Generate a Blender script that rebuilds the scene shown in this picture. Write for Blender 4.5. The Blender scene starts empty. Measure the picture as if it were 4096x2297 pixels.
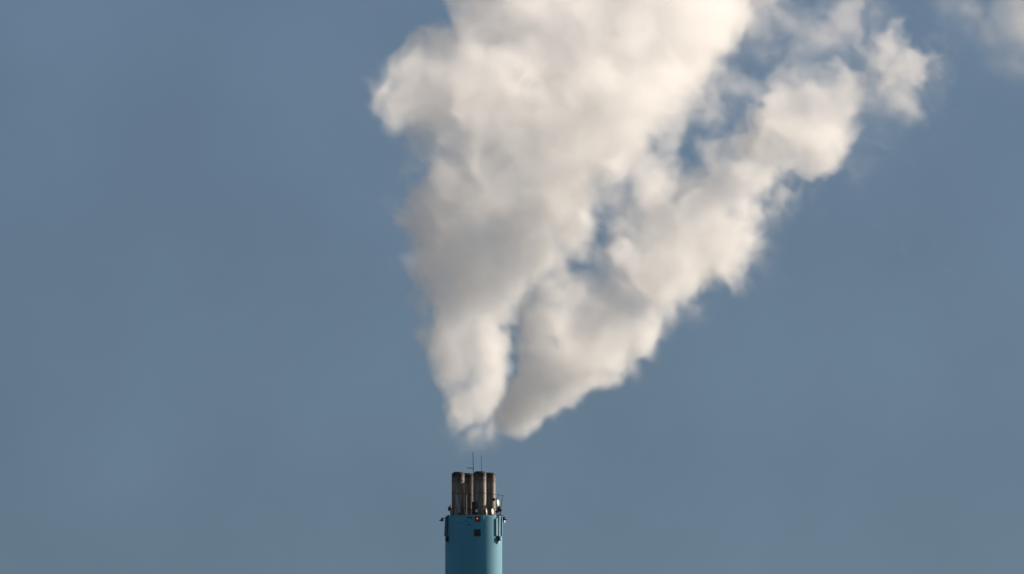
import bpy, bmesh, math, random
import numpy as np
from mathutils import Vector, Matrix

random.seed(7)
scene = bpy.context.scene
R = math.radians

# ------------------------------------------------------------------ camera
cam_data = bpy.data.cameras.new("camera")
cam = bpy.data.objects.new("camera", cam_data)
scene.collection.objects.link(cam)
cam.location = (0.0, -1500.0, 2.0)
cam.rotation_euler = (R(90 + 4.434), 0.0, R(-0.2055))
cam_data.sensor_width = 36.0
cam_data.lens = 376.1
cam_data.clip_start = 1.0
cam_data.clip_end = 60000.0
scene.camera = cam

# ------------------------------------------------------------------ sky, sun, exposure
SUN_EL, SUN_AZ = R(22.0), R(63.0)          # azimuth from north (+Y) towards east (+X)
world = bpy.data.worlds.new("World")
scene.world = world
world.use_nodes = True
wn, wl = world.node_tree.nodes, world.node_tree.links
bg = wn["Background"]
sky = wn.new("ShaderNodeTexSky")
sky.sky_type = 'NISHITA'
sky.sun_disc = False
sky.sun_elevation = SUN_EL
sky.sun_rotation = SUN_AZ
sky.altitude = 50.0
sky.air_density = 1.0
sky.dust_density = 1.0
sky.ozone_density = 1.0
tc = wn.new("ShaderNodeTexCoord")
lift = wn.new("ShaderNodeVectorMath"); lift.operation = 'ADD'      # a clear sky some way above the haze of the horizon
lift.inputs[1].default_value = (0.0, 0.0, 0.30)
nrm = wn.new("ShaderNodeVectorMath"); nrm.operation = 'NORMALIZE'
wl.new(tc.outputs["Generated"], lift.inputs[0])
wl.new(lift.outputs[0], nrm.inputs[0])
wl.new(nrm.outputs[0], sky.inputs[0])
tint = wn.new("ShaderNodeMix"); tint.data_type = 'RGBA'; tint.blend_type = 'MULTIPLY'
tint.inputs[0].default_value = 1.0
tint.inputs[7].default_value = (0.96, 1.0, 0.98, 1.0)
sepz = wn.new("ShaderNodeSeparateXYZ"); wl.new(tc.outputs["Generated"], sepz.inputs[0])
hz = wn.new("ShaderNodeMapRange")                                   # greyer, dimmer air towards the horizon
hz.inputs["From Min"].default_value = 0.03; hz.inputs["From Max"].default_value = 0.15
wl.new(sepz.outputs[2], hz.inputs["Value"])
air = wn.new("ShaderNodeMix"); air.data_type = 'RGBA'
air.inputs[6].default_value = (0.80, 0.815, 0.72, 1.0)
air.inputs[7].default_value = (0.97, 1.015, 1.04, 1.0)
wl.new(hz.outputs[0], air.inputs[0])
cirrus = wn.new("ShaderNodeTexNoise"); cirrus.inputs["Scale"].default_value = 55.0; cirrus.inputs["Detail"].default_value = 3.0
wl.new(tc.outputs["Generated"], cirrus.inputs["Vector"])
ci = wn.new("ShaderNodeMapRange"); ci.inputs["From Min"].default_value = 0.3; ci.inputs["From Max"].default_value = 0.7
ci.inputs["To Min"].default_value = 0.95; ci.inputs["To Max"].default_value = 1.05
wl.new(cirrus.outputs["Fac"], ci.inputs["Value"])
st = wn.new("ShaderNodeMath"); st.operation = 'MULTIPLY'; st.inputs[1].default_value = 0.05
wl.new(ci.outputs[0], st.inputs[0]); wl.new(st.outputs[0], bg.inputs[1])
wl.new(air.outputs[2], tint.inputs[7])
wl.new(sky.outputs[0], tint.inputs[6])
wl.new(tint.outputs[2], bg.inputs[0])
bg.inputs[1].default_value = 0.05

sun_data = bpy.data.lights.new("sun", 'SUN')
sun = bpy.data.objects.new("sun", sun_data)
scene.collection.objects.link(sun)
sun_dir = Vector((math.sin(SUN_AZ) * math.cos(SUN_EL), math.cos(SUN_AZ) * math.cos(SUN_EL), math.sin(SUN_EL)))
sun.rotation_euler = (-sun_dir).to_track_quat('-Z', 'Y').to_euler()
sun.location = (200, 200, 200)
sun_data.energy = 3.7
sun_data.angle = R(0.5)
sun_data.color = (1.0, 0.86, 0.715)

scene.view_settings.view_transform = 'Standard'
scene.view_settings.look = 'None'
scene.view_settings.exposure = 0.67
scene.view_settings.gamma = 1.0
cy = scene.cycles
cy.max_bounces = 32
cy.volume_bounces = 24
cy.diffuse_bounces = 4
cy.transparent_max_bounces = 32
cy.volume_step_rate = 2.0
cy.volume_max_steps = 512

# ------------------------------------------------------------------ helpers
K = 0.012554                     # metres per image pixel in an enlargement of the chimney head
TOP = 86.0                       # height of the shaft

def S(X, Y, y):
    """image pixel X across, Y down, y metres towards the back -> world"""
    return Vector(((X - 543.0) * K, y, TOP + (812.0 - Y) * K + 0.056 * y))

def link(name, bm, mat, parent=None, smooth=True, origin=None):
    me = bpy.data.meshes.new(name)
    bmesh.ops.recalc_face_normals(bm, faces=bm.faces)
    if origin is not None:
        bmesh.ops.translate(bm, verts=bm.verts, vec=-Vector(origin))
    bm.to_mesh(me); bm.free()
    me.materials.append(mat)
    if smooth:
        me.polygons.foreach_set("use_smooth", [True] * len(me.polygons))
        me.set_sharp_from_angle(angle=R(35))
    o = bpy.data.objects.new(name, me)
    scene.collection.objects.link(o)
    if origin is not None:
        o.location = origin
    if parent is not None:
        o.parent = parent
        o.matrix_parent_inverse = Matrix.Translation(parent.location).inverted()
    return o

def thing(name, loc, label, cat, group=None):
    o = bpy.data.objects.new(name, None)
    scene.collection.objects.link(o)
    o.empty_display_size = 0.3
    o.location = loc
    o["label"], o["category"] = label, cat
    if group:
        o["group"] = group
    return o

def frame_to(axis):
    return Vector(axis).normalized().to_track_quat('Z', 'Y').to_matrix()

def lathe(bm, profile, origin=(0, 0, 0), axis=(0, 0, 1), n=32, closed_ends=True):
    """profile: (radius, along axis) pairs"""
    M = frame_to(axis)
    o = Vector(origin)
    rings = []
    for r, t in profile:
        if r < 1e-6:
            rings.append([bm.verts.new(o + M @ Vector((0, 0, t)))])
        else:
            rings.append([bm.verts.new(o + M @ Vector((r * math.cos(2 * math.pi * k / n), r * math.sin(2 * math.pi * k / n), t))) for k in range(n)])
    for a, b in zip(rings, rings[1:]):
        for k in range(n):
            j = (k + 1) % n
            if len(a) == 1 and len(b) == 1: continue
            if len(a) == 1: bm.faces.new((a[0], b[k], b[j]))
            elif len(b) == 1: bm.faces.new((a[k], a[j], b[0]))
            else: bm.faces.new((a[k], a[j], b[j], b[k]))
    if closed_ends:
        for rg in (rings[0], rings[-1]):
            if len(rg) > 2: bm.faces.new(rg)

def tube(bm, pts, r, n=8, r1=None):
    pts = [Vector(p) for p in pts]
    r1 = r if r1 is None else r1
    rings = []
    for i, p in enumerate(pts):
        d = (pts[min(i + 1, len(pts) - 1)] - pts[max(i - 1, 0)]).normalized()
        M = frame_to(d)
        q = r + (r1 - r) * i / max(1, len(pts) - 1)
        rings.append([bm.verts.new(p + M @ Vector((q * math.cos(2 * math.pi * k / n), q * math.sin(2 * math.pi * k / n), 0))) for k in range(n)])
    for a, b in zip(rings, rings[1:]):
        for k in range(n):
            j = (k + 1) % n
            bm.faces.new((a[k], a[j], b[j], b[k]))
    bm.faces.new(rings[0]); bm.faces.new(rings[-1])

def box(bm, c, size, rot=None, bevel=0.02):
    M = Matrix.Translation(Vector(c)) @ (rot.to_4x4() if rot is not None else Matrix.Identity(4)) @ Matrix.Diagonal((*size, 1.0))
    g = bmesh.ops.create_cube(bm, size=1.0, matrix=M)
    if bevel:
        es = {e for v in g['verts'] for e in v.link_edges}
        bmesh.ops.bevel(bm, geom=list(es), offset=bevel, segments=2, affect='EDGES', clamp_overlap=True)

def curve_pts(pts, n=6):
    """smooth run through the given points"""
    P = [Vector(p) for p in pts]
    out = []
    for i in range(len(P) - 1):
        p0, p1, p2, p3 = P[max(i - 1, 0)], P[i], P[i + 1], P[min(i + 2, len(P) - 1)]
        for k in range(n):
            t = k / n
            out.append(0.5 * ((2 * p1) + (p2 - p0) * t + (2 * p0 - 5 * p1 + 4 * p2 - p3) * t * t + (3 * p1 - p0 - 3 * p2 + p3) * t ** 3))
    return out + [P[-1]]

# ------------------------------------------------------------------ materials
def mat(name, col, rough=0.5, metal=0.0, mottle=0.12, scale=6.0, stretch=1.0, col2=None):
    m = bpy.data.materials.new(name)
    m.use_nodes = True
    n, l = m.node_tree.nodes, m.node_tree.links
    p = n["Principled BSDF"]
    p.inputs["Roughness"].default_value = rough
    p.inputs["Metallic"].default_value = metal
    tc = n.new("ShaderNodeTexCoord"); mp = n.new("ShaderNodeMapping")
    mp.inputs["Scale"].default_value = (scale, scale, scale * stretch)
    nz = n.new("ShaderNodeTexNoise"); nz.inputs["Scale"].default_value = 1.0; nz.inputs["Detail"].default_value = 5.0
    l.new(tc.outputs["Object"], mp.inputs[0]); l.new(mp.outputs[0], nz.inputs["Vector"])
    mr = n.new("ShaderNodeMapRange"); mr.inputs["From Min"].default_value = 0.35; mr.inputs["From Max"].default_value = 0.65
    l.new(nz.outputs["Fac"], mr.inputs["Value"])
    mx = n.new("ShaderNodeMix"); mx.data_type = 'RGBA'
    c2 = col2 or tuple(c * (1 - mottle * 2) for c in col)
    mx.inputs[6].default_value = (*col, 1); mx.inputs[7].default_value = (*c2, 1)
    l.new(mr.outputs[0], mx.inputs[0])
    l.new(mx.outputs[2], p.inputs["Base Color"])
    return m, n, l, p, mx, tc

def plain(*a, **k):
    return mat(*a, **k)[0]

TEAL = (0.066, 0.285, 0.40)
shaft_mat, n, l, p, mx, tc = mat("teal_paint", TEAL, rough=0.7, mottle=0.05, scale=0.55, stretch=0.35)
# peeled and dirty patches under the rim
last = mx.outputs[2]
wob = n.new("ShaderNodeTexNoise"); wob.inputs["Scale"].default_value = 7.0; wob.inputs["Detail"].default_value = 4.0
l.new(tc.outputs["Object"], wob.inputs["Vector"])
for X, Y, w, hgt in ((492, 824, 0.42, 0.17), (515, 828, 0.16, 0.2), (468, 873, 0.24, 0.09), (490, 908, 0.17, 0.11), (380, 888, 0.13, 0.10), (417, 885, 0.09, 0.07), (452, 858, 0.07, 0.12)):
    c = S(X, Y, -3.9)
    v = n.new("ShaderNodeVectorMath"); v.operation = 'SUBTRACT'; v.inputs[1].default_value = (c.x, -3.9, c.z)
    l.new(tc.outputs["Object"], v.inputs[0])
    q = n.new("ShaderNodeVectorMath"); q.operation = 'MULTIPLY'; q.inputs[1].default_value = (1 / w, 0.25, 1 / hgt)
    l.new(v.outputs[0], q.inputs[0])
    ln = n.new("ShaderNodeVectorMath"); ln.operation = 'LENGTH'; l.new(q.outputs[0], ln.inputs[0])
    ad = n.new("ShaderNodeMath"); ad.operation = 'MULTIPLY_ADD'; ad.inputs[1].default_value = 3.2; l.new(wob.outputs["Fac"], ad.inputs[0]); l.new(ln.outputs["Value"], ad.inputs[2])
    mr = n.new("ShaderNodeMapRange"); mr.inputs["From Min"].default_value = 2.35; mr.inputs["From Max"].default_value = 2.0; l.new(ad.outputs[0], mr.inputs["Value"])
    m2 = n.new("ShaderNodeMix"); m2.data_type = 'RGBA'; m2.inputs[7].default_value = (0.022, 0.03, 0.034, 1)
    l.new(mr.outputs[0], m2.inputs[0]); l.new(last, m2.inputs[6]); last = m2.outputs[2]
l.new(last, p.inputs["Base Color"])

flue_mat, n, l, p, mx, tc = mat("weathered_steel", (0.26, 0.235, 0.21), rough=0.5, metal=0.8, scale=2.0, stretch=0.14, col2=(0.125, 0.112, 0.10))
sep = n.new("ShaderNodeSeparateXYZ"); l.new(tc.outputs["Object"], sep.inputs[0])
nz = n.new("ShaderNodeTexNoise"); nz.inputs["Scale"].default_value = 2.2; nz.inputs["Detail"].default_value = 6.0; l.new(tc.outputs["Object"], nz.inputs["Vector"])
ad = n.new("ShaderNodeMath"); ad.operation = 'MULTIPLY_ADD'; ad.inputs[1].default_value = 2.0; l.new(nz.outputs["Fac"], ad.inputs[0]); l.new(sep.outputs[2], ad.inputs[2])
mr = n.new("ShaderNodeMapRange"); mr.inputs["From Min"].default_value = 6.1; mr.inputs["From Max"].default_value = 7.6; l.new(ad.outputs[0], mr.inputs["Value"])
m2 = n.new("ShaderNodeMix"); m2.data_type = 'RGBA'; m2.inputs[7].default_value = (0.03, 0.027, 0.025, 1)     # sooty mouths
l.new(mr.outputs[0], m2.inputs[0]); l.new(mx.outputs[2], m2.inputs[6]); l.new(m2.outputs[2], p.inputs["Base Color"])

band_mat = plain("dark_band", (0.05, 0.045, 0.04), rough=0.6, metal=0.3)
black_mat = plain("near_black", (0.02, 0.019, 0.018), rough=0.8)  # even near-black for the block by the front flue
deck_mat = plain("bitumen", (0.05, 0.05, 0.05), rough=0.85)
dark_metal = plain("dark_metal", (0.035, 0.04, 0.045), rough=0.55, metal=0.3)
grey_metal = plain("galvanised", (0.34, 0.35, 0.35), rough=0.5, metal=0.4)
brace_mat = plain("grey_cladding", (0.30, 0.33, 0.34), rough=0.55, scale=3.0)
white_mat = plain("white_radome", (0.78, 0.76, 0.74), rough=0.45, mottle=0.05)
panel_mat = plain("teal_radome", TEAL, rough=0.5, mottle=0.04)
panel_dark = plain("teal_side", (0.05, 0.13, 0.155), rough=0.6)
hatch_mat = plain("dark_louvre", (0.018, 0.018, 0.024), rough=0.5)
plate_mat = plain("rusty_plate", (0.085, 0.10, 0.11), rough=0.7, scale=5.0, col2=(0.12, 0.075, 0.055))
ground_mat = plain("field", (0.25, 0.235, 0.19), rough=0.95, scale=0.01, col2=(0.20, 0.20, 0.15))
lamp_mat = bpy.data.materials.new("red_lamp"); lamp_mat.use_nodes = True
lp = lamp_mat.node_tree.nodes["Principled BSDF"]
lp.inputs["Base Color"].default_value = (0.6, 0.03, 0.01, 1)
lp.inputs["Emission Color"].default_value = (1.0, 0.10, 0.02, 1)
lp.inputs["Emission Strength"].default_value = 1.4

# ------------------------------------------------------------------ ground
bm = bmesh.new()
bmesh.ops.create_grid(bm, x_segments=8, y_segments=8, size=25000)
g = link("ground", bm, ground_mat, smooth=False)
g["kind"] = "structure"; g["label"] = "flat open ground around the foot of the chimney"

# ------------------------------------------------------------------ the chimney
ch = thing("chimney", (0, 0, 0), "round teal painted chimney with four sooty steel flues on top", "chimney")
bm = bmesh.new()
lathe(bm, [(5.6, 0.0), (5.3, 6), (4.6, 30), (4.05, 58), (4.0, 64), (4.0, TOP - 0.14), (3.97, TOP - 0.05), (3.90, TOP), (3.62, TOP), (3.60, TOP - 0.7)], n=96, closed_ends=False)
link("shaft", bm, shaft_mat, ch)
bm = bmesh.new()
lathe(bm, [(0, TOP - 0.5), (3.64, TOP - 0.5)], n=64, closed_ends=False)
link("deck", bm, deck_mat, ch)

FL = [(-2.184, -0.866), (0.866, -2.184), (2.184, 0.866), (-0.866, 2.184)]
FR, FZ, FH = 0.905, TOP - 0.55, 6.75

def flue_shell():
    b = bmesh.new()
    lathe(b, [(FR, 0), (FR, FH - 0.27), (0.63, FH), (0.60, FH), (0.60, FH - 1.6), (0.0, FH - 1.6)], n=48, closed_ends=False)
    return b
first = None
for k, (fx, fy) in enumerate(FL):
    if first is None:
        f = link("flue", flue_shell(), flue_mat, ch)
        subs = []
        for nm, z, hh, rr, mm in (("band", 5.55, 0.07, 0.025, band_mat), ("band", 3.68, 0.07, 0.025, band_mat), ("collar", 0.8, 1.65, 0.15, flue_mat), ("seam", 1.66, 0.05, 0.17, band_mat)):
            b = bmesh.new()
            lathe(b, [(FR + 0.002, z - hh / 2), (FR + rr, z - hh / 2), (FR + rr, z + hh / 2), (FR + 0.002, z + hh / 2)], n=48, closed_ends=False)
            subs.append(link(nm, b, mm, None))
        for s in subs:
            s.parent = f
        f.location = (fx, fy, FZ)
        first = (f, subs)
    else:
        f = first[0].copy(); scene.collection.objects.link(f)
        f.parent = ch; f.location = (fx, fy, FZ); f.rotation_euler = (0, 0, 1.3 * k)
        for s in first[1]:
            c = s.copy(); scene.collection.objects.link(c); c.parent = f

# dark hatch in the shaft
def on_shaft(X, proud=0.0):
    x = (X - 543.0) * K
    return x, -math.sqrt((4.0 + proud) ** 2 - x * x), math.atan2(x, math.sqrt(max(0.0, 16 - x * x)))
x, y, a = on_shaft(584)
rot = Matrix.Rotation(a, 3, 'Z')
c = S(584, 995, y)
bm = bmesh.new(); box(bm, c + rot @ Vector((0, -0.0, 0)), (0.80, 0.07, 0.86), rot, 0.006)
hatch = link("hatch", bm, hatch_mat, ch)
bm = bmesh.new()
for sx, sz, dx, dz in ((0.05, 0.98, -0.425, 0), (0.05, 0.98, 0.425, 0), (0.80, 0.05, 0, 0.465), (0.80, 0.05, 0, -0.465)):
    box(bm, c + rot @ Vector((dx, 0, dz)), (sx, 0.12, sz), rot, 0.006)
fr = link("hatch_frame", bm, dark_metal, None); fr.parent = hatch

# pipes and cladding standing among the flues
bm = bmesh.new()
d = (S(385, 770, -1.9) - S(347, 560, -1.9))
rot = Matrix.Rotation(-math.atan2(d.x, -d.z) * -1.0, 3, 'Y')
box(bm, (S(385, 770, -1.9) + S(347, 560, -1.9)) / 2, (0.36, 0.05, d.length), Matrix.Rotation(math.atan2(-d.x, -d.z), 3, 'Y').to_3x3(), 0.01)
link("brace", bm, brace_mat, ch)
for X, Y0, Y1, y, r, m in ((398, 556, 840, -1.78, 0.07, brace_mat), (462, 565, 840, 0.4, 0.055, grey_metal), (526, 330, 840, 1.0, 0.04, dark_metal), (437, 700, 840, -0.9, 0.05, grey_metal), (312, 640, 840, -1.75, 0.05, dark_metal)):
    bm = bmesh.new()
    tube(bm, [S(X, Y1, y), S(X, Y0, y)], r, 10)
    link("conduit", bm, m, ch)

# ------------------------------------------------------------------ lamp, rods, antennas: each its own thing
x, y, a = on_shaft(587)
rot = Matrix.Rotation(a, 3, 'Z')
c = S(587, 840, y)
t = thing("warning_light", c, "glowing red warning lamp on a square grey plate below the rim", "lamp")
bm = bmesh.new(); box(bm, c, (0.74, 0.08, 0.74), rot, 0.02)
link("back_plate", bm, plate_mat, t)
bm = bmesh.new()
for dx, dz, sx, sz in ((0, -0.33, 0.66, 0.05), (-0.33, 0, 0.05, 0.6), (0.33, 0, 0.05, 0.6)):
    box(bm, c + rot @ Vector((dx, -0.07, dz)), (sx, 0.08, sz), rot, 0.01)
link("frame", bm, dark_metal, t)
bm = bmesh.new()
lathe(bm, [(0.15, 0), (0.15, 0.07), (0.12, 0.08)], S(581, 843, y - 0.04), (0, -1, 0), 20)
link("holder", bm, plain("red_glass", (0.25, 0.02, 0.012), rough=0.3), t)
bm = bmesh.new()
lathe(bm, [(0.075, 0), (0.07, 0.08), (0.04, 0.12), (0.0, 0.14)], S(583, 836, y - 0.11), (0, -1, 0), 20)
link("lens", bm, lamp_mat, t)

t = thing("antenna_mast", S(541, 840, 0.0), "taller slightly bent black rod with a side arm between the flues", "antenna", "thin rods above the flues")
bm = bmesh.new()
tube(bm, [S(541, 840, 0), S(540, 300, 0), S(537, 190, 0), S(534, 88, 0)], 0.06, 8, 0.042)
link("rod", bm, dark_metal, t)
bm = bmesh.new(); tube(bm, [S(539, 268, 0), S(500, 271, 0), S(474, 269, 0), S(472, 256, 0)], 0.048, 8)
link("arm", bm, dark_metal, t)
bm = bmesh.new(); tube(bm, [S(539, 290, 0), S(528, 282, 0), S(521, 272, 0)], 0.018, 6)
link("brace", bm, dark_metal, t)
t = thing("antenna_mast", S(630, 840, -0.4), "shorter plain thin rod behind the front flue", "antenna", "thin rods above the flues")
bm = bmesh.new(); tube(bm, [S(630, 840, -0.4), S(630, 220, -0.4), S(629, 132, -0.4)], 0.042, 8, 0.028)
link("rod", bm, dark_metal, t)

def dish(label, c, axis, r, depth, base, face_m, body_m, name="dish_antenna", drum=False, group="dish antennas on the rim"):
    """reflector or drum facing AXIS, with a hub behind and an arm down to BASE"""
    t = thing(name, base, label, "antenna", group)
    A = Vector(axis).normalized(); c = Vector(c)
    bm = bmesh.new()
    if drum:
        lathe(bm, [(r * 0.55, -depth), (r * 0.9, -depth * 0.93), (r, -depth * 0.75), (r, 0)], c, A, 28, closed_ends=False)
        bm2 = bmesh.new(); lathe(bm2, [(r, 0), (r * 0.9, depth * 0.1), (0, depth * 0.16)], c, A, 28, closed_ends=False)
        link("radome", bm2, face_m, t)
    else:
        prof = [(r * q, depth * (q * q - 1.0)) for q in (0.0001, 0.25, 0.5, 0.75, 0.9, 1.0)]
        lathe(bm, prof + [(r * 1.03, 0.015), (r * 1.03, -0.02)] + [(p[0], p[1] - 0.03) for p in prof[::-1]], c, A, 28, closed_ends=False)
        bm2 = bmesh.new(); lathe(bm2, [(r * 0.99, -0.004), (r * 0.8, depth * 0.12), (0, depth * 0.22)], c, A, 28, closed_ends=False)
        link("radome", bm2, face_m, t)
    link("reflector", bm, body_m, t)
    back = c - A * depth
    bm = bmesh.new()
    box(bm, back - A * 0.09, (0.16, 0.16, 0.2), frame_to(A), 0.02)
    link("hub", bm, dark_metal, t)
    bm = bmesh.new()
    tube(bm, [back - A * 0.16, (back - A * 0.2) * 0.6 + Vector(base) * 0.4, Vector(base)], 0.035, 8)
    link("mount", bm, dark_metal, t)
    return t

dish("small black dish facing left, at the left end of the rim", S(271, 725, -0.6), (-0.75, -0.55, 0.05), 0.33, 0.14, S(284, 815, -0.6), dark_metal, dark_metal)
bm = bmesh.new(); tube(bm, [S(283, 818, -0.6), S(283, 678, -0.6)], 0.045, 8); tube(bm, [S(291, 818, -0.4), S(291, 770, -0.4)], 0.035, 8)
t = thing("mast", S(283, 818, -0.6), "short dark post carrying the small black dish", "post")
link("post", bm, dark_metal, t)

dish("small white drum facing forward at the foot of the front flue", S(575, 750, -3.42), (-0.05, -1, 0.02), 0.19, 0.3, S(572, 815, -3.45), white_mat, white_mat, name="drum_antenna", drum=True)
dish("narrow white edge-on dish between the two right flues", S(687, 757, -2.75), (0.97, -0.22, 0.03), 0.47, 0.12, S(679, 812, -2.8), white_mat, white_mat)
dish("white dish seen at a slant at the foot of the right flue", S(755, 757, -2.75), (0.90, -0.40, 0.02), 0.42, 0.13, S(768, 812, -2.6), white_mat, white_mat)
dish("small round black dish in front of the right flue", S(765, 622, -1.75), (-0.2, -0.95, 0.05), 0.225, 0.1, S(795, 625, -1.5), dark_metal, dark_metal)
dish("pale upright dish turned to the right with a dark back", S(816, 660, -1.7), (0.88, -0.42, 0.05), 0.45, 0.16, S(795, 690, -1.5), white_mat, dark_metal)
dish("largest dark drum dish over the right end of the rim", S(838, 730, -1.2), (0.72, 0.62, 0.16), 0.40, 0.30, S(812, 812, -1.3), white_mat, dark_metal, name="drum_antenna", drum=True)

t = thing("mast", S(796, 818, -1.5), "upright dark mast holding the dishes at the right flue", "post")
bm = bmesh.new(); tube(bm, [S(796, 818, -1.5), S(795, 600, -1.5)], 0.05, 10)
link("post", bm, dark_metal, t)
for c, sz in ((S(799, 650, -1.55), (0.22, 0.24, 0.55)), (S(800, 757, -1.45), (0.30, 0.3, 0.34))):
    bm = bmesh.new(); box(bm, c, sz, None, 0.03)
    link("radio_box", bm, dark_metal, t)
bm = bmesh.new()
tube(bm, curve_pts([S(800, 775, -1.6), S(820, 752, -1.6), S(838, 770, -1.5), S(830, 795, -1.5)]), 0.035, 6)
tube(bm, curve_pts([S(790, 745, -1.6), S(782, 770, -1.7), S(795, 790, -1.6)]), 0.03, 6)
link("cables", bm, dark_metal, t)
bm = bmesh.new(); box(bm, S(793, 790, -1.9), (0.20, 0.2, 0.10), None, 0.02)
link("clamp", bm, grey_metal, t)

t = thing("wire_antenna", S(818, 818, -0.9), "two thin poles joined by a sagging wire above the rim", "antenna")
bm = bmesh.new(); tube(bm, [S(821, 818, -0.9), S(818, 640, -0.9), S(815, 562, -0.9)], 0.045, 8, 0.035)
link("pole", bm, dark_metal, t)
bm = bmesh.new(); tube(bm, [S(842, 818, -0.6), S(852, 680, -0.7), S(871, 575, -0.8)], 0.05, 8, 0.03)
link("pole", bm, dark_metal, t)
bm = bmesh.new(); tube(bm, curve_pts([S(812, 561, -0.9), S(822, 562, -0.9), S(834, 574, -0.85), S(850, 581, -0.8), S(862, 576, -0.8), S(876, 576, -0.8)]), 0.03, 6)
link("wire", bm, dark_metal, t)

# horn loudspeaker-like sirens hung outside the rim on either side
def side_horn(label, X, Y, s, y, body_m, disc):
    c = S(X, Y, y)
    t = thing("horn_antenna", c, label, "antenna", "horns outside the rim")
    bm = bmesh.new(); box(bm, c, (0.30, 0.34, 0.52), Matrix.Rotation(R(8 * s), 3, 'Y'), 0.05)
    link("housing", bm, body_m, t)
    bm = bmesh.new(); lathe(bm, [(0.17, 0.0), (0.20, 0.04), (0.10, 0.16), (0.035, 0.34), (0.0, 0.36)], c + Vector((s * 0.12, -0.03, -0.12)), (s, -0.1, -0.12), 18, closed_ends=False)
    link("horn", bm, body_m, t)
    bm = bmesh.new(); tube(bm, [c + Vector((0, 0, 0.12)), c + Vector((-s * 0.32, 0, 0.16)), c + Vector((-s * 0.6, 0, 0.16))], 0.04, 8)
    link("arm", bm, body_m, t)
    if disc:
        bm = bmesh.new(); lathe(bm, [(0, 0.05), (0.18, 0.03), (0.22, 0.0), (0.18, -0.05), (0, -0.07)], c + Vector((s * 0.12, -0.12, -0.42)), (s * 0.85, -0.55, 0.1), 20, closed_ends=False)
        link("disc", bm, white_mat, t)
        bm = bmesh.new(); box(bm, c + Vector((-s * 0.03, -0.02, -0.38)), (0.16, 0.2, 0.34), None, 0.04)
        link("mount", bm, body_m, t)
    return t
side_horn("dark horn with a white disc hung outside the right edge of the rim", 878, 835, 1, -0.6, dark_metal, True)
side_horn("teal horn without a disc hung outside the left edge of the rim", 194, 845, -1, -0.6, panel_dark, False)
t = thing("cable", S(825, 800, -1.0), "thin black cable arching over the right edge of the rim", "cable")
bm = bmesh.new()
tube(bm, curve_pts([S(825, 800, -1.0), S(845, 795, -1.0), S(872, 797, -0.9), S(890, 808, -0.8), S(898, 828, -0.7)]), 0.022, 6)
tube(bm, [S(826, 800, -1.2), S(858, 803, -1.0)], 0.05, 8)
link("run", bm, dark_metal, t)
t = thing("cable", S(250, 812, -1.0), "thin pale cable looping over the left edge of the rim", "cable")
bm = bmesh.new(); tube(bm, curve_pts([S(252, 806, -1.0), S(238, 796, -1.0), S(222, 803, -1.0), S(216, 818, -1.0)]), 0.02, 6)
link("run", bm, grey_metal, t)

def panel(label, X, Y0, Y1, w, ang, lean, gap=0.28, radio=None):
    """upright painted panel antenna outside the shaft at the bearing ANG, on two brackets"""
    out = Vector((math.sin(ang), -math.cos(ang), 0))
    side = Vector((math.cos(ang), math.sin(ang), 0))
    c0 = out * (4.0 + gap)
    z0, z1 = S(0, Y1, c0.y).z, S(0, Y0, c0.y).z
    mid = Vector((c0.x, c0.y, (z0 + z1) / 2))
    t = thing("panel_antenna", (c0.x, c0.y, z0), label, "antenna", "painted panel antennas on the shaft")
    rot = (Matrix.Rotation(ang, 3, 'Z') @ Matrix.Rotation(lean, 3, 'X'))
    bm = bmesh.new(); box(bm, mid, (w, 0.16, z1 - z0), rot, 0.05)
    link("radome", bm, panel_mat, t)
    for f in (0.12, 0.88):
        bm = bmesh.new()
        p = Vector((c0.x, c0.y, z0 + (z1 - z0) * f))
        box(bm, p - out * (gap * 0.5 + 0.02), (0.10, gap, 0.10), Matrix.Rotation(ang, 3, 'Z'), 0.01)
        link("bracket", bm, panel_dark, t)
    if radio:
        rw, rh = radio
        q = Vector((c0.x, c0.y, z0 - rh / 2 - 0.02)) - out * 0.03
        bm = bmesh.new(); box(bm, q, (rw, 0.26, rh), Matrix.Rotation(ang, 3, 'Z'), 0.03)
        for k in range(4):
            box(bm, q + out * 0.14 + side * (rw * (k - 1.5) / 4.4), (0.02, 0.05, rh * 0.85), Matrix.Rotation(ang, 3, 'Z'), 0)
        link("radio_unit", bm, dark_metal, t)
        bm = bmesh.new(); box(bm, q - Vector((0, 0, rh / 2 + 0.17)), (rw * 0.62, 0.16, 0.28), Matrix.Rotation(ang, 3, 'Z'), 0.02)
        link("foot_bracket", bm, grey_metal, t)
    return t

def bearing(X, rad=4.28):
    return math.asin(max(-0.999, min(0.999, (X - 543.0) * K / rad)))
panel("broad teal panel antenna inward of the dark slot on the right of the shaft", 0, 832, 1030, 0.46, bearing(799, 4.06), 0.0, gap=0.06)
panel("slim teal panel antenna at the outer right edge with a black radio box under it", 0, 812, 1030, 0.40, bearing(858, 4.1), 0.0, gap=0.09)
panel("teal panel antenna leaning out at the left edge of the shaft", 0, 815, 1035, 0.34, bearing(226, 4.1), R(-2.6), gap=0.1)
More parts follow.
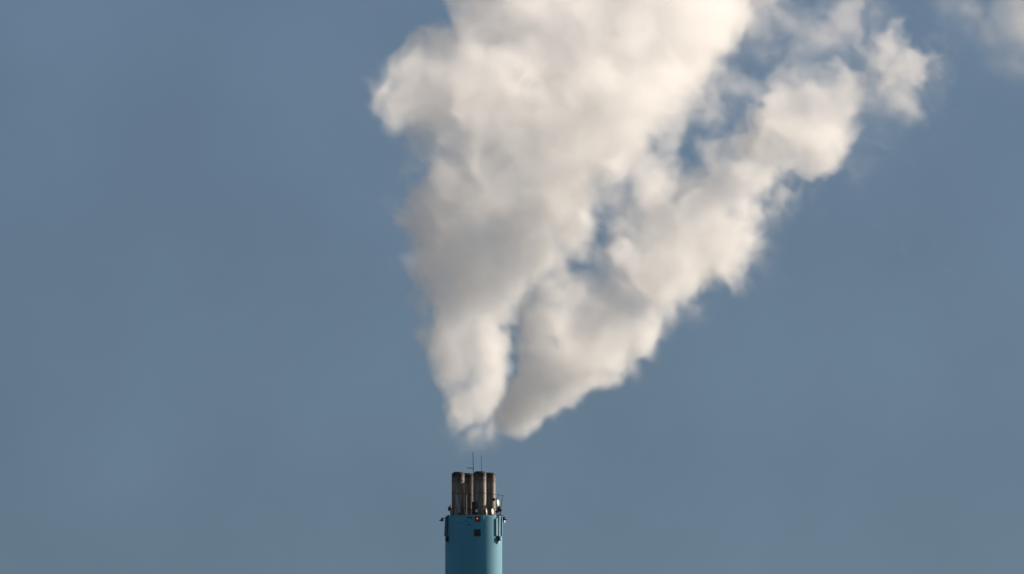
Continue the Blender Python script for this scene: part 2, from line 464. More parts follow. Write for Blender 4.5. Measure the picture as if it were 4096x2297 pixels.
# the radio units that hang below the panels
for lab, X, gapv, Y0 in (("black radio box with a pale foot hung below the panels on the right", 820, 0.15, 1030), ("black radio box hung below the leaning panel on the left", 248, 0.12, 1036)):
    a = bearing(X, 4.1)
    out = Vector((math.sin(a), -math.cos(a), 0)); side = Vector((math.cos(a), math.sin(a), 0))
    c0 = out * (4.0 + gapv); rot = Matrix.Rotation(a, 3, 'Z')
    z1 = S(0, Y0, c0.y).z
    t = thing("radio_unit", (c0.x, c0.y, z1 - 0.7), lab, "radio box", "radio boxes on the shaft")
    bm = bmesh.new(); q = Vector((c0.x, c0.y, z1 - 0.36))
    box(bm, q, (0.46, 0.28, 0.70), rot, 0.03)
    link("case", bm, dark_metal, t)
    bm = bmesh.new()
    for k in range(5):
        box(bm, q + out * 0.16 + side * (0.085 * (k - 2)), (0.022, 0.05, 0.6), rot, 0)
    link("cooling_fins", bm, dark_metal, t)
    bm = bmesh.new(); box(bm, q - Vector((0, 0, 0.50)) , (0.28, 0.14, 0.26), rot, 0.02)
    link("foot_bracket", bm, white_mat if X > 500 else grey_metal, t)
    bm = bmesh.new(); tube(bm, [q + Vector((0, 0, 0.3)), Vector((c0.x, c0.y, TOP - 0.1)), out * 3.85 + Vector((0, 0, TOP + 0.06))], 0.11, 8)
    link("feeder_cables", bm, panel_dark, t)

t = thing("handrail", S(680, 822, -3.9), "small pale bracket and rail on the rim right of the red lamp", "rail")
bm = bmesh.new(); tube(bm, [S(655, 838, -3.98), S(655, 796, -3.98)], 0.03, 8)
link("post", bm, white_mat, t)
bm = bmesh.new(); tube(bm, curve_pts([S(668, 814, -3.9), S(670, 828, -3.95), S(700, 829, -3.85), S(711, 826, -3.8), S(711, 812, -3.75)]), 0.022, 6)
link("rail", bm, panel_mat, t)
t = thing("block", S(540, 820, -3.3), "black cabinet standing against the foot of the front flue", "block")  # plain near-black upright box with a smaller one near its top
bm = bmesh.new(); box(bm, S(541, 720, -3.3) , (0.42, 0.3, 1.75), None, 0.03)
link("case", bm, black_mat, t)
bm = bmesh.new(); box(bm, S(556, 668, -3.35), (0.30, 0.25, 0.35), None, 0.05)
link("upper_box", bm, black_mat, t)

# ------------------------------------------------------------------ smoke: the steam plumes as true 3-D density fields
def bspline(n, L, h, off):
    """rows: n sample points h apart, columns: control points L apart, cubic B-spline weights"""
    t = (np.arange(n) * h) / L + off
    i = np.floor(t).astype(int)
    f = (t - i)[:, None]
    m = i.max() + 4
    W = np.zeros((n, m), np.float32)
    w = np.hstack([(1 - f) ** 3, 3 * f ** 3 - 6 * f ** 2 + 4, -3 * f ** 3 + 3 * f ** 2 + 3 * f + 1, f ** 3]) / 6.0
    for k in range(4):
        W[np.arange(n), i + k] += w[:, k]
    return W

def noise3(rng, dims, h, L):
    """smooth noise of feature size L on the grid, about unit deviation"""
    if not isinstance(L, tuple):
        L = (L, L, L)
    Ws = [bspline(n, l, h, rng.random()) for n, l in zip(dims, L)]
    full = [int(e / l) + 8 for e, l in zip((90.0, 70.0, 100.0), L)]
    c = rng.standard_normal(full).astype(np.float32)[:Ws[0].shape[1], :Ws[1].shape[1], :Ws[2].shape[1]]
    a = np.tensordot(Ws[0], c, (1, 0))                       # x, m, m
    a = np.einsum('xmn,ym->xyn', a, Ws[1], optimize=True)
    a = np.matmul(a, Ws[2].T)
    return a / a.std()

def poly_inside(P, x, z):
    c = np.zeros(x.shape, bool)
    for (x0, z0), (x1, z1) in zip(P, P[1:] + P[:1]):
        if z0 == z1:
            continue
        c ^= ((z0 > z) != (z1 > z)) & (x < (x1 - x0) * (z - z0) / (z1 - z0) + x0)
    return c

def poly_dist(P, x, z):
    d = np.full(x.shape, 1e9)
    for (x0, z0), (x1, z1) in zip(P, P[1:] + P[:1]):
        ex, ez = x1 - x0, z1 - z0
        t = np.clip(((x - x0) * ex + (z - z0) * ez) / max(ex * ex + ez * ez, 1e-9), 0, 1)
        d = np.minimum(d, np.hypot(x - x0 - t * ex, z - z0 - t * ez))
    return d

def trilinear(a, gx, gy, gz):
    nx, ny, nz = a.shape
    gx, gy, gz = (np.clip(g, 0, n - 1.001) for g, n in ((gx, nx), (gy, ny), (gz, nz)))
    i, j, k = gx.astype(np.int32), gy.astype(np.int32), gz.astype(np.int32)
    u, v, w = gx - i, gy - j, gz - k
    b = a.ravel()
    q = (i * ny + j) * nz + k
    s = lambda o: b[q + o]
    x0 = (s(0) * (1 - w) + s(1) * w) * (1 - v) + (s(nz) * (1 - w) + s(nz + 1) * w) * v
    o = ny * nz
    x1 = (s(o) * (1 - w) + s(o + 1) * w) * (1 - v) + (s(o + nz) * (1 - w) + s(o + nz + 1) * w) * v
    return x0 * (1 - u) + x1 * u

def body_puffs(rng, P, count, rcap, depth, y_of):
    """puffs that fill a body whose side view is P: (x, y, z, r)"""
    A = np.array(P)
    lo, hi = A.min(0), A.max(0)
    x, z = rng.uniform(lo[0], hi[0], 60000), rng.uniform(lo[1], hi[1], 60000)
    ok = poly_inside(P, x, z)
    x, z = x[ok], z[ok]
    d = poly_dist(P, x, z)
    # half width of the plume at this height
    zb = ((z - lo[1]) / 2.0).astype(int)
    dm = np.zeros(zb.max() + 1)
    np.maximum.at(dm, zb, d)
    pad = np.pad(dm, 2, mode='edge')
    dm = np.maximum.reduce([pad[k:k + len(dm)] for k in range(5)])[zb]
    q = np.clip(d / dm, 0, 1)
    H = depth * dm * np.sqrt(1 - (1 - q) ** 2)
    out = []
    for frac, r0, r1 in ((0.26, 0.55, 1.0), (0.32, 0.3, 0.6), (0.42, 0.12, 0.38)):
        n = int(count * frac)
        lim = np.minimum(r1 * rcap, r1 * dm * 1.1)
        sel = np.nonzero((d > r0 * np.minimum(rcap, dm)) & (d < lim * 1.6 + 0.3))[0]
        if len(sel) == 0:
            continue
        for i in rng.choice(sel, n):
            r = min(d[i] * rng.uniform(0.95, 1.15) + 0.15, lim[i])
            # small puffs sit on the skin, large ones fill the inside
            s = max(0.0, H[i] - 0.7 * r)
            y = s * (rng.choice((-1, 1)) * rng.uniform(0.55, 1.0) if r < 0.5 * dm[i] else rng.uniform(-1, 1))
            out.append((x[i], y + y_of(x[i], z[i]), z[i], r))
    # a spine so that the middle is never hollow
    for i in rng.choice(np.nonzero(q > 0.55)[0], count // 3):
        out.append((x[i], y_of(x[i], z[i]), z[i], d[i] * 0.92))
    return out

def plume_field(seed, box, h, P, veils, count, rcap, depth, y_of, dens, z_fine, rough=1.0, extra=(), holes=(), shear=(0.0, 0.0), first=3.2, swell=0.0, fray=1.0):
    sa, sb = shear                        # the lattice leans with the plume: y = y' + sa x + sb z
    reach = math.sqrt(1 + sa * sa + sb * sb)
    rng = np.random.default_rng(seed)
    vrng = np.random.default_rng(seed + 1000)
    (x0, y0, z0), (x1, y1, z1) = box
    dims = tuple(int(round((b - a) / h)) + 1 for a, b in ((x0, x1), (y0, y1), (z0, z1)))
    X = (x0 + np.arange(dims[0]) * h).astype(np.float32)
    Y = (y0 + np.arange(dims[1]) * h).astype(np.float32)
    Z = (z0 + np.arange(dims[2]) * h).astype(np.float32)
    rho = np.zeros(dims, np.float32)
    WY = lambda s: Y[s[1]][None, :, None] + sa * X[s[0]][:, None, None] + sb * Z[s[2]][None, None, :]
    size = np.clip((Z - z_fine) / 38.0, 0.3, 1.0)[None, None, :].astype(np.float32)   # eddies grow with height
    fine = 0.6 * noise3(rng, dims, h, 1.5) + 0.45 * noise3(rng, dims, h, 0.8) + 0.25 * noise3(rng, dims, h, 0.5)
    mid = noise3(rng, dims, h, 3.2)
    if P:
        sdf = np.full(dims, 3.0, np.float32)
        for (px, py, pz, r) in body_puffs(rng, P, count, rcap, depth, y_of) + list(extra):
            m = r + 2.4
            ql = py - sa * px - sb * pz
            a = [max(0, int((c - k - o) / h)) for c, o, k in ((px, x0, m), (ql, y0, m * reach), (pz, z0, m))]
            b = [min(n, int((c + k - o) / h) + 2) for c, o, n, k in ((px, x0, dims[0], m), (ql, y0, dims[1], m * reach), (pz, z0, dims[2], m))]
            if min(bb - aa for aa, bb in zip(a, b)) <= 0:
                continue
            s = tuple(slice(aa, bb) for aa, bb in zip(a, b))
            d = np.sqrt((X[s[0]] - px)[:, None, None] ** 2 + (WY(s) - py) ** 2 + (Z[s[2]] - pz)[None, None, :] ** 2) - r
            np.minimum(sdf[s], d, out=sdf[s])
        big = noise3(rng, dims, h, 7.5)
        bil = lambda q: 0.8 - np.abs(q)
        disp = size * rough * (0.5 * big + 1.2 * bil(noise3(rng, dims, h, 7.0)) + 1.15 * bil(mid) + 0.6 * bil(noise3(rng, dims, h, 2.1)) + 0.5 * bil(fine) + 0.1 * fine) + 0.22 * bil(fine)
        w = 0.45 + 0.9 * size
        f = -(sdf - disp) + 0.2 * w - 0.75 * size - 0.2 + swell
        t = np.clip(f / w, 0, 1)
        thin = dens * (0.40 + 0.42 * np.clip(1.25 - size, 0, 1))      # the steam thins as it spreads
        rho += thin * (t * t * (3 - 2 * t)) * np.clip(0.85 + 0.25 * mid + 0.2 * big, 0.25, 1.6)
        # a thin torn veil around the body
        e = np.clip((f + 1.5 * size) / (1.5 * size + 0.5 * w), 0, 1)
        rho += 0.10 * e * e * np.clip(0.15 + 0.8 * mid + 0.55 * fine, 0, 2.0)
        # the first metres above the flues are still ragged
        rho *= np.clip((Z[None, None, :] - z_fine - first + 0.9 * mid + 0.8 * fine) / 4.0, 0, 1) if z_fine > 80 else 1.0
        del sdf, f, t, disp, big, e
    for (vx, vz, r, op) in holes:
        vy = y_of(vx, vz)
        m = 2.2 * r
        a = [max(0, int((vx - m - x0) / h)), 0, max(0, int((vz - m - z0) / h))]
        b = [min(dims[0], int((vx + m - x0) / h) + 2), dims[1], min(dims[2], int((vz + m - z0) / h) + 2)]
        if b[0] <= a[0] or b[2] <= a[2]:
            continue
        s = tuple(slice(aa, bb) for aa, bb in zip(a, b))
        d = np.sqrt((X[s[0]] - vx)[:, None, None] ** 2 + 0.04 * (WY(s) - vy) ** 2 + (Z[s[2]] - vz)[None, None, :] ** 2) / r
        t = np.clip((1.45 + 0.25 * mid[s] + 0.15 * fine[s] - d) / 0.9, 0, 1)
        rho[s] *= 1 - op * t * t * (3 - 2 * t)
    frayed = np.clip(0.75 - 0.35 * fray + fray * (0.6 * mid + 0.55 * fine), 0, 2.4)
    for (vx, vz, r, op) in veils:
        vy = y_of(vx, vz) + vrng.uniform(-0.4, 0.4) * r
        k = -math.log(1 - op) / (1.2 * r)
        m, ql = 2.4 * r, vy - sa * vx - sb * vz
        a = [max(0, int((c - k - o) / h)) for c, o, k in ((vx, x0, m), (ql, y0, m * reach), (vz, z0, m))]
        b = [min(n, int((c + k - o) / h) + 2) for c, o, n, k in ((vx, x0, dims[0], m), (ql, y0, dims[1], m * reach), (vz, z0, dims[2], m))]
        if min(bb - aa for aa, bb in zip(a, b)) <= 0:
            continue
        s = tuple(slice(aa, bb) for aa, bb in zip(a, b))
        d2 = (X[s[0]] - vx)[:, None, None] ** 2 + (WY(s) - vy) ** 2 + (Z[s[2]] - vz)[None, None, :] ** 2
        rho[s] += k * np.exp(-d2 / (r * r)) * frayed[s]
    if z_fine > 80:
        rho *= np.clip((Z[None, None, :] - z_fine - 2.8 + 0.7 * mid + 0.6 * fine) / 2.0, 0, 1)
    del frayed, mid, fine
    # turbulence: carry the whole field along a smooth random flow
    G = np.meshgrid(*[np.arange(n, dtype=np.float32) for n in dims], indexing='ij', sparse=True)
    for L, amp in ((4.0, 0.85), (1.7, 0.42), (0.9, 0.2)):
        rho = trilinear(rho, *[g + noise3(rng, dims, h, L) * (amp / h) * np.maximum(size, 0.45) for g in G])
    # fade at the faces of the box
    for ax, n in enumerate(dims):
        e = np.clip(np.minimum(np.arange(n), n - 1 - np.arange(n)) * h / 1.5, 0, 1).astype(np.float32)
        rho *= e.reshape([-1 if k == ax else 1 for k in range(3)])
    np.maximum(rho, 1e-5, out=rho)           # clean air, but never a hole in the lattice
    return rho

def smoke_material():
    m = bpy.data.materials.new("steam")
    m.use_nodes = True
    n, l = m.node_tree.nodes, m.node_tree.links
    n.remove(n["Principled BSDF"])
    v = n.new("ShaderNodeVolumePrincipled")
    v.inputs["Color"].default_value = (0.998, 0.998, 0.998, 1)
    v.inputs["Density"].default_value = 0.001     # the lattice holds the density per kilometre
    v.inputs["Anisotropy"].default_value = 0.3
    l.new(v.outputs[0], n["Material Output"].inputs["Volume"])
    return m

def surface_net(rho, box, h, level, step):
    """closed mesh of the places where the field passes LEVEL"""
    n = [(d // step) * step for d in rho.shape]
    a = rho[:n[0], :n[1], :n[2]].reshape(n[0] // step, step, n[1] // step, step, n[2] // step, step).mean((1, 3, 5))
    a = np.pad(a, 1)
    ins = a > level
    nx, ny, nz = a.shape
    cnt = np.zeros((nx - 1, ny - 1, nz - 1), np.int16)
    acc = np.zeros((nx - 1, ny - 1, nz - 1, 3), np.float32)
    cor = [(i, j, k) for i in (0, 1) for j in (0, 1) for k in (0, 1)]
    sub = lambda arr, c: arr[c[0]:nx - 1 + c[0], c[1]:ny - 1 + c[1], c[2]:nz - 1 + c[2]]
    for p in cor:
        for ax in range(3):
            if p[ax]:
                continue
            q = tuple(c + (1 if k == ax else 0) for k, c in enumerate(p))
            x = sub(ins, p) != sub(ins, q)
            u, v = sub(a, p)[x], sub(a, q)[x]
            t = (level - u) / (v - u)
            cnt[x] += 1
            off = np.tile(np.array(p, np.float32), (len(t), 1))
            off[:, ax] += t
            acc[x] += off
    act = cnt > 0
    vid = np.full(act.shape, -1, np.int64)
    vid[act] = np.arange(act.sum())
    co = np.argwhere(act) + acc[act] / cnt[act][:, None]
    co = np.array(box[0]) + (co - 0.5 + 0.0 - 1.0 + 0.5) * h * step + (step - 1) * h * 0.5
    quads = []
    for ax in range(3):
        e0 = [slice(1, -1)] * 3; e0[ax] = slice(0, -1)
        e1 = [slice(1, -1)] * 3; e1[ax] = slice(1, None)
        s0, s1 = ins[tuple(e0)], ins[tuple(e1)]
        b, c = [k for k in range(3) if k != ax]
        for flip in (False, True):
            w = np.argwhere((s0 & ~s1) if not flip else (~s0 & s1))
            if len(w) == 0:
                continue
            w[:, b] += 1; w[:, c] += 1
            f = []
            for db, dc in ((-1, -1), (0, -1), (0, 0), (-1, 0)):
                p = w.copy(); p[:, b] += db; p[:, c] += dc
                f.append(vid[p[:, 0], p[:, 1], p[:, 2]])
            f = np.stack(f, 1)
            if flip != (ax == 1):
                f = f[:, ::-1]
            quads.append(f)
    return co, np.concatenate(quads)

def shell_material():
    """almost invisible shell, added so that the smoke volume has a surface"""
    m = bpy.data.materials.new("added_shell")
    m.use_nodes = True
    n, l = m.node_tree.nodes, m.node_tree.links
    n.remove(n["Principled BSDF"])
    mix = n.new("ShaderNodeMixShader"); mix.inputs[0].default_value = SHELL_MIX
    tr = n.new("ShaderNodeBsdfTransparent")
    tl = n.new("ShaderNodeBsdfTranslucent"); tl.inputs[0].default_value = (0.95, 0.95, 0.95, 1)
    l.new(tr.outputs[0], mix.inputs[1]); l.new(tl.outputs[0], mix.inputs[2])
    l.new(mix.outputs[0], n["Material Output"].inputs["Surface"])
    return m

def smoke_object(name, part, rho, box, h, mat, shell_mat, level, step=2, shear=(0.0, 0.0)):
    dims = rho.shape
    co, quads = surface_net(rho, box, h, level, step)
    co[:, 1] += shear[0] * co[:, 0] + shear[1] * co[:, 2]
    cm = bpy.data.meshes.new(name)
    cm.from_pydata(co.tolist(), [], quads.tolist())
    cm.materials.append(shell_mat)
    cm.polygons.foreach_set("use_smooth", [True] * len(cm.polygons))
    shell = bpy.data.objects.new(name, cm)  # added, almost invisible shell around the smoke; the volume is its child
    scene.collection.objects.link(shell)
    # the field, three values to a texel
    TW = -(-(dims[1] * dims[2]) // 3)
    TH = dims[0]
    px = np.zeros((TH, TW, 4), np.float32)
    flat = np.zeros((TH, TW * 3), np.float32); flat[:, :dims[1] * dims[2]] = rho.reshape(TH, -1) * 1000.0
    px[:, :, :3] = flat.reshape(TH, TW, 3); px[:, :, 3] = 1.0
    img = bpy.data.images.new(name + "_field", TW, TH, alpha=False, float_buffer=True, is_data=True)
    img.pixels.foreach_set(px.ravel())
    img.update()
    img.pack()
    ob = bpy.data.objects.new(part, bpy.data.volumes.new(part))  # the whole body of the smoke, not only its edge
    scene.collection.objects.link(ob)
    ob.parent = shell
    lean = Matrix.Identity(4); lean[1][0], lean[1][2] = shear
    ob.matrix_parent_inverse = lean
    ob.data.materials.append(mat)
    ob.data.render.clipping = 0.0
    g = bpy.data.node_groups.new(name + "_body", 'GeometryNodeTree')
    g.interface.new_socket("Geometry", in_out='INPUT', socket_type='NodeSocketGeometry')
    g.interface.new_socket("Geometry", in_out='OUTPUT', socket_type='NodeSocketGeometry')
    N, Lk = g.nodes, g.links
    go = N.new("NodeGroupOutput")
    pos = N.new("GeometryNodeInputPosition")
    sep = N.new("ShaderNodeSeparateXYZ")
    Lk.new(pos.outputs[0], sep.inputs[0])
    def mth(op, a, b=None, c=None):
        q = N.new("ShaderNodeMath"); q.operation = op
        for s, val in enumerate((a, b, c)):
            if val is None: continue
            if isinstance(val, (int, float)): q.inputs[s].default_value = val
            else: Lk.new(val, q.inputs[s])
        return q.outputs[0]
    idx = []
    for ax in range(3):
        t = mth('DIVIDE', mth('SUBTRACT', sep.outputs[ax], box[0][ax]), h)
        idx.append(mth('MINIMUM', mth('MAXIMUM', mth('ROUND', t), 0.0), dims[ax] - 1.0))
    q = mth('MULTIPLY_ADD', idx[1], float(dims[2]), idx[2])
    col = mth('FLOOR', mth('DIVIDE', mth('ADD', q, 0.5), 3.0))
    chan = mth('SUBTRACT', q, mth('MULTIPLY', col, 3.0))
    row = idx[0]
    uv = N.new("ShaderNodeCombineXYZ")
    Lk.new(mth('DIVIDE', mth('ADD', col, 0.5), float(TW)), uv.inputs[0])
    Lk.new(mth('DIVIDE', mth('ADD', row, 0.5), float(TH)), uv.inputs[1])
    it = N.new("GeometryNodeImageTexture"); it.interpolation = 'Closest'
    it.inputs["Image"].default_value = img
    Lk.new(uv.outputs[0], it.inputs["Vector"])
    sc = N.new("FunctionNodeSeparateColor")
    Lk.new(it.outputs["Color"], sc.inputs[0])
    val = None
    for k in range(3):
        t = mth('MULTIPLY', sc.outputs[k], mth('COMPARE', chan, float(k), 0.4))
        val = t if val is None else mth('ADD', val, t)
    vc = N.new("GeometryNodeVolumeCube")
    Lk.new(val, vc.inputs["Density"])
    vc.inputs["Background"].default_value = 0.0
    vc.inputs["Min"].default_value = box[0]
    vc.inputs["Max"].default_value = tuple(box[0][k] + (dims[k] - 1) * h for k in range(3))
    for k, a in enumerate("XYZ"):
        vc.inputs["Resolution " + a].default_value = dims[k]
    sm = N.new("GeometryNodeSetMaterial"); sm.inputs["Material"].default_value = mat
    Lk.new(vc.outputs[0], sm.inputs[0])
    Lk.new(sm.outputs[0], go.inputs[0])
    md = ob.modifiers.new("body", 'NODES')
    md.node_group = g
    return shell

LEFT = [(-3.4, 97.8), (-3.7, 100.5), (-4.5, 102.8), (-5.2, 105.6), (-6.1, 107.2), (-6.9, 109.1), (-7.2, 110.5), (-7.0, 112.5), (-6.1, 113.3), (-6.0, 115.4), (-6.9, 116.4), (-7.6, 117.1), (-8.2, 118.4), (-8.7, 119.8), (-8.8, 121.1), (-8.1, 122.2), (-7.1, 123.0), (-7.4, 125.2), (-8.2, 127.0), (-9.0, 129.1), (-9.3, 130.2), (-8.7, 131.7), (-7.9, 133.5), (-6.6, 136.1), (-7.8, 136.8), (-9.0, 138.5), (-10.1, 140.0), (-11.5, 140.8), (-12.7, 141.8), (-13.7, 143.1), (-13.9, 144.1), (-12.7, 145.6), (-10.7, 147.0), (-9.8, 148.6), (-8.5, 150.4), (-6.2, 151.1), (-4.6, 152.7), (-2.9, 154.3), (-2.2, 156.1), (-1.8, 159.2), (-0.1, 164.0), (3.8, 169.2), (8.4, 175.8), (13.0, 180.7), (51.3, 189.0), (55.1, 183.4), (53.2, 177.0), (48.8, 170.8), (45.0, 166.9), (40.7, 164.7), (37.6, 162.5), (37.1, 160.7), (37.7, 158.2), (35.7, 155.8), (33.3, 152.4), (31.0, 149.1), (29.1, 145.9), (26.2, 141.7), (23.8, 137.5), (21.3, 133.4), (18.5, 131.0), (16.6, 128.0), (14.2, 125.7), (12.5, 124.2), (11.3, 122.6), (10.1, 120.7), (8.7, 117.2), (7.3, 114.2), (6.0, 111.1), (4.9, 108.4), (4.2, 106.3), (4.0, 104.5), (3.6, 102.1), (3.2, 99.6), (1.9, 98.2), (-0.1, 98.9), (-1.5, 97.6)]
RIGHT = [(5.5, 96.0), (3.9, 96.7), (3.6, 97.7), (3.8, 99.2), (4.2, 101.6), (4.8, 104.3), (5.7, 106.5), (6.3, 108.4), (7.0, 111.4), (8.0, 114.2), (10.6, 117.6), (13.8, 119.2), (16.6, 120.3), (18.3, 121.9), (19.9, 125.1), (22.3, 125.9), (24.3, 127.8), (25.2, 132.1), (28.0, 133.2), (29.5, 135.6), (30.6, 139.4), (34.1, 140.9), (37.0, 141.8), (38.0, 145.0), (40.5, 147.3), (43.2, 147.1), (45.0, 149.0), (46.7, 151.8), (50.9, 153.2), (53.9, 154.4), (56.3, 157.0), (59.1, 159.1), (61.9, 158.9), (63.7, 157.1), (64.9, 155.1), (64.3, 152.7), (61.3, 150.5), (58.4, 149.8), (57.0, 147.7), (55.2, 145.8), (55.8, 143.9), (56.0, 141.7), (55.1, 139.5), (52.2, 137.4), (48.6, 136.7), (45.2, 136.1), (41.7, 135.1), (40.1, 132.7), (40.7, 130.5), (41.4, 127.8), (40.3, 125.3), (38.6, 122.4), (37.4, 120.7), (34.4, 121.0), (30.6, 120.2), (26.6, 116.7), (25.9, 114.7), (25.9, 110.9), (25.2, 109.6), (22.9, 109.0), (20.7, 108.5), (21.1, 106.4), (21.4, 105.2), (20.1, 104.2), (17.3, 104.5), (14.5, 103.8), (13.8, 102.9), (11.6, 100.8), (8.8, 100.1), (9.0, 99.3), (9.4, 98.3), (8.0, 97.4), (6.7, 96.3)]
VEIL_R = [(29.8, 116.7, 2.1, 0.25), (31.8, 115.5, 1.5, 0.35), (28.1, 116.0, 2.2, 0.35), (13.3, 102.1, 1.2, 0.6), (11.9, 101.2, 1.0, 0.6), (24.1, 111.3, 2.2, 0.5), (66.0, 152.9, 3.1, 0.12), (59.0, 144.5, 2.7, 0.14), (60.5, 149.3, 2.8, 0.4), (49.2, 157.9, 3.3, 0.38), (53.4, 159.6, 3.3, 0.38), (45.6, 155.1, 3.1, 0.4), (57.6, 158.1, 2.8, 0.35), (46.2, 160.5, 3.9, 0.42), (52.2, 162.4, 3.3, 0.3), (34.4, 146.3, 2.5, 0.35), (37.3, 147.8, 2.2, 0.3), (32.7, 145.0, 2.0, 0.4), (28.0, 136.3, 1.7, 0.5), (20.6, 127.4, 2.2, 0.6), (16.1, 122.6, 2.2, 0.45), (23.4, 131.0, 2.2, 0.7), (40.2, 149.0, 2.2, 0.3), (46.1, 135.1, 2.2, 0.35), (43.2, 134.2, 2.0, 0.4), (13.8, 120.7, 1.7, 0.7), (25.7, 134.6, 2.0, 0.7), (30.9, 143.7, 1.7, 0.4), (8.8, 113.2, 1.7, 0.7), (7.1, 110.4, 1.5, 0.5), (39.6, 123.7, 2.2, 0.4), (42.0, 130.7, 2.2, 0.3), (56.3, 139.0, 2.2, 0.15), (22.4, 107.3, 1.4, 0.5), (7.4, 109.9, 1.5, 0.7), (8.5, 112.9, 1.8, 0.8), (10.3, 116.1, 1.9, 0.8), (13.0, 119.0, 1.8, 0.75), (19.5, 125.9, 1.7, 0.6), (24.3, 130.3, 1.6, 0.6), (28.6, 138.0, 1.6, 0.45), (14.9, 121.6, 1.5, 0.5)]
VEIL_L = [(-10.0, 119.6, 1.6, 0.4), (-9.0, 121.1, 1.3, 0.4), (-7.9, 117.4, 1.5, 0.3), (-9.8, 129.8, 1.2, 0.3), (-7.1, 111.3, 1.3, 0.5), (-6.9, 115.3, 1.3, 0.3), (-13.1, 143.6, 1.6, 0.3), (-11.5, 146.0, 2.0, 0.4), (-10.7, 141.8, 1.7, 0.4), (-1.2, 157.1, 2.2, 0.5), (-3.5, 153.3, 2.0, 0.5), (0.2, 97.9, 1.5, 0.3), (1.9, 98.5, 1.5, 0.35), (2.4, 101.3, 1.5, 0.4), (0.7, 97.0, 1.7, 0.15), (-0.7, 97.0, 2.0, 0.08), (2.6, 97.1, 1.8, 0.07), (3.3, 103.8, 1.2, 0.5), (-2.3, 98.3, 1.2, 0.35), (-1.5, 96.0, 1.4, 0.12), (3.6, 107.6, 1.2, 0.6), (-7.4, 134.9, 1.7, 0.3), (38.8, 163.6, 3.3, 0.5), (43.8, 166.9, 2.8, 0.5), (7.2, 112.5, 1.2, 0.6), (9.0, 117.8, 1.3, 0.7), (11.3, 121.9, 1.3, 0.6)]
FAR = [(76.7, 157.6, 3.9, 0.36), (77.4, 153.9, 2.9, 0.2), (73.5, 158.7, 3.3, 0.2), (69.8, 157.3, 3.5, 0.2), (72.6, 154.5, 3.3, 0.14), (81.0, 157.6, 5.0, 0.55), (69.0, 159.3, 3.1, 0.18), (77.1, 151.4, 2.3, 0.09), (81.6, 153.7, 4.2, 0.4)]
HOLES_L = [(18.3, 127.3, 1.2, 0.75), (23.2, 132.4, 1.2, 0.7), (28.7, 139.2, 1.2, 0.9), (28.2, 141.1, 0.9, 0.7), (31.4, 147.5, 1.5, 0.9), (36.7, 149.6, 1.9, 0.95), (41.0, 157.4, 2.9, 1), (43.8, 161.7, 2.3, 0.7), (52.5, 163.2, 1.7, 0.7), (5.4, 107.9, 0.8, 0.85), (6.1, 110.6, 0.6, 0.7), (4.1, 103.3, 0.7, 0.7), (3.3, 100.2, 0.6, 0.7), (45.7, 157.3, 1.6, 0.7), (33.3, 151.3, 0.9, 0.5)]
HOLES_R = [(17.7, 123.4, 1.2, 0.75), (22.4, 128.0, 1.2, 0.7), (27.7, 134.3, 1.2, 0.9), (27.2, 136.2, 0.9, 0.7), (30.3, 142.2, 1.5, 0.9), (35.3, 143.9, 1.9, 0.95), (39.4, 151.3, 2.9, 1), (42.0, 155.3, 2.3, 0.7), (50.2, 156.2, 1.7, 0.7), (5.3, 105.7, 0.8, 0.85), (6.0, 108.1, 0.6, 0.7), (4.1, 101.6, 0.7, 0.7), (3.2, 98.9, 0.6, 0.7), (43.8, 150.9, 1.6, 0.7), (32.1, 145.8, 0.9, 0.5)]
EXTRA = [(-0.1, 133.9, 7.5), (-0.9, 119.5, 5.3), (-1.1, 112.2, 4.0), (-5.4, 143.3, 4.7), (7.9, 142.0, 7.3), (16.5, 154.8, 9.5), (11.9, 132.5, 5.0), (26.0, 154.3, 6.7)]

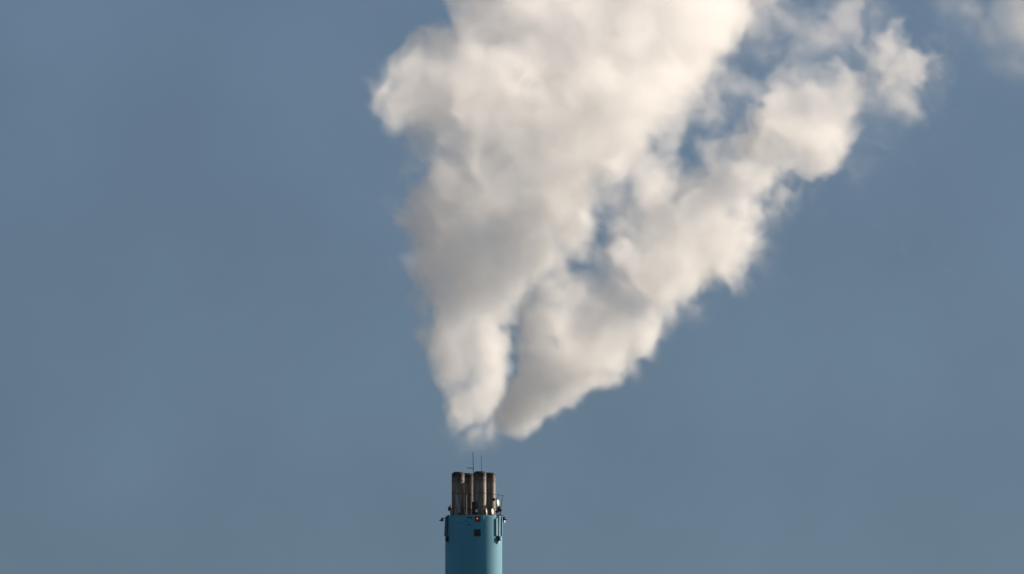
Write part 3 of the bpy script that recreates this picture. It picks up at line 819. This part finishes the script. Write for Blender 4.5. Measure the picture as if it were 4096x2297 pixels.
SHELL_MIX = 0.006  # share of the added shell that is not clear
steam = smoke_material()
shell_mat = shell_material()
DENS = 0.42
SHL, SHR = (1.9, -0.168), (1.2, 0.25)
BYL0, BYL1 = 2.0, 54.0
BYR0, BYR1 = -78.0, -28.0
box_l = ((-17.0, BYL0, 91.5), (54.0, BYL1, 178.0))
h_l = 0.265
h_r = 0.265

y_left = lambda x, z: 3.0 + 14.0 * (1.0 - math.exp(-max(z - 97.0, 0.0) / 8.0)) + 0.25 * (z - 97.0) + 1.9 * (x - 0.22 * (z - 96.0))
y_right = lambda x, z: -3.0 - 34.0 * (1.0 - math.exp(-max(z - 97.0, 0.0) / 26.0)) + 1.2 * (x - 5.0) + 0.25 * (z - 97.0)
bulges = [(x, y_left(x, z) - 0.05 * (z - 92.0) - 0.15 * r, z, 0.9 * r) for x, z, r in EXTRA[:2]]
rho = plume_field(12, box_l, h_l, LEFT, VEIL_L, 1300, 9.0, 0.6, y_left, DENS, 92.0, extra=bulges, holes=HOLES_L, shear=SHL)
left = smoke_object("smoke_plume", "smoke_volume", rho, box_l, h_l, steam, shell_mat, 0.08, 3, SHL)
left["label"] = "tall thick white smoke plume rising straight up from the flues and leaning right"
left["category"] = "smoke"
left["group"] = "smoke from the chimney"
box_r = ((0.0, BYR0, 91.5), (72.0, BYR1, 172.0))
rho = plume_field(62, box_r, h_r, RIGHT, VEIL_R, 1200, 6.0, 0.7, y_right, DENS, 92.0, holes=HOLES_R, shear=SHR, first=3.0, swell=0.6)
right = smoke_object("smoke_plume", "smoke_volume", rho, box_r, h_r, steam, shell_mat, 0.04, 3, SHR)
right["label"] = "thinner ragged white smoke plume slanting off to the right beside a row of blue gaps"
right["category"] = "smoke"
right["group"] = "smoke from the chimney"
box_f = ((62.0, -10.0, 144.0), (90.0, 8.0, 168.0))
rho = plume_field(5, box_f, 0.5, None, FAR, 0, 6.0, 0.8, lambda x, z: -2.0, DENS, 60.0, fray=0.8)
far = smoke_object("smoke_wisp", "smoke_volume", rho, box_f, 0.5, steam, shell_mat, 0.03)
far["label"] = "faint grey drifting wisp of smoke cut off by the top right corner"
far["category"] = "smoke"
del rho
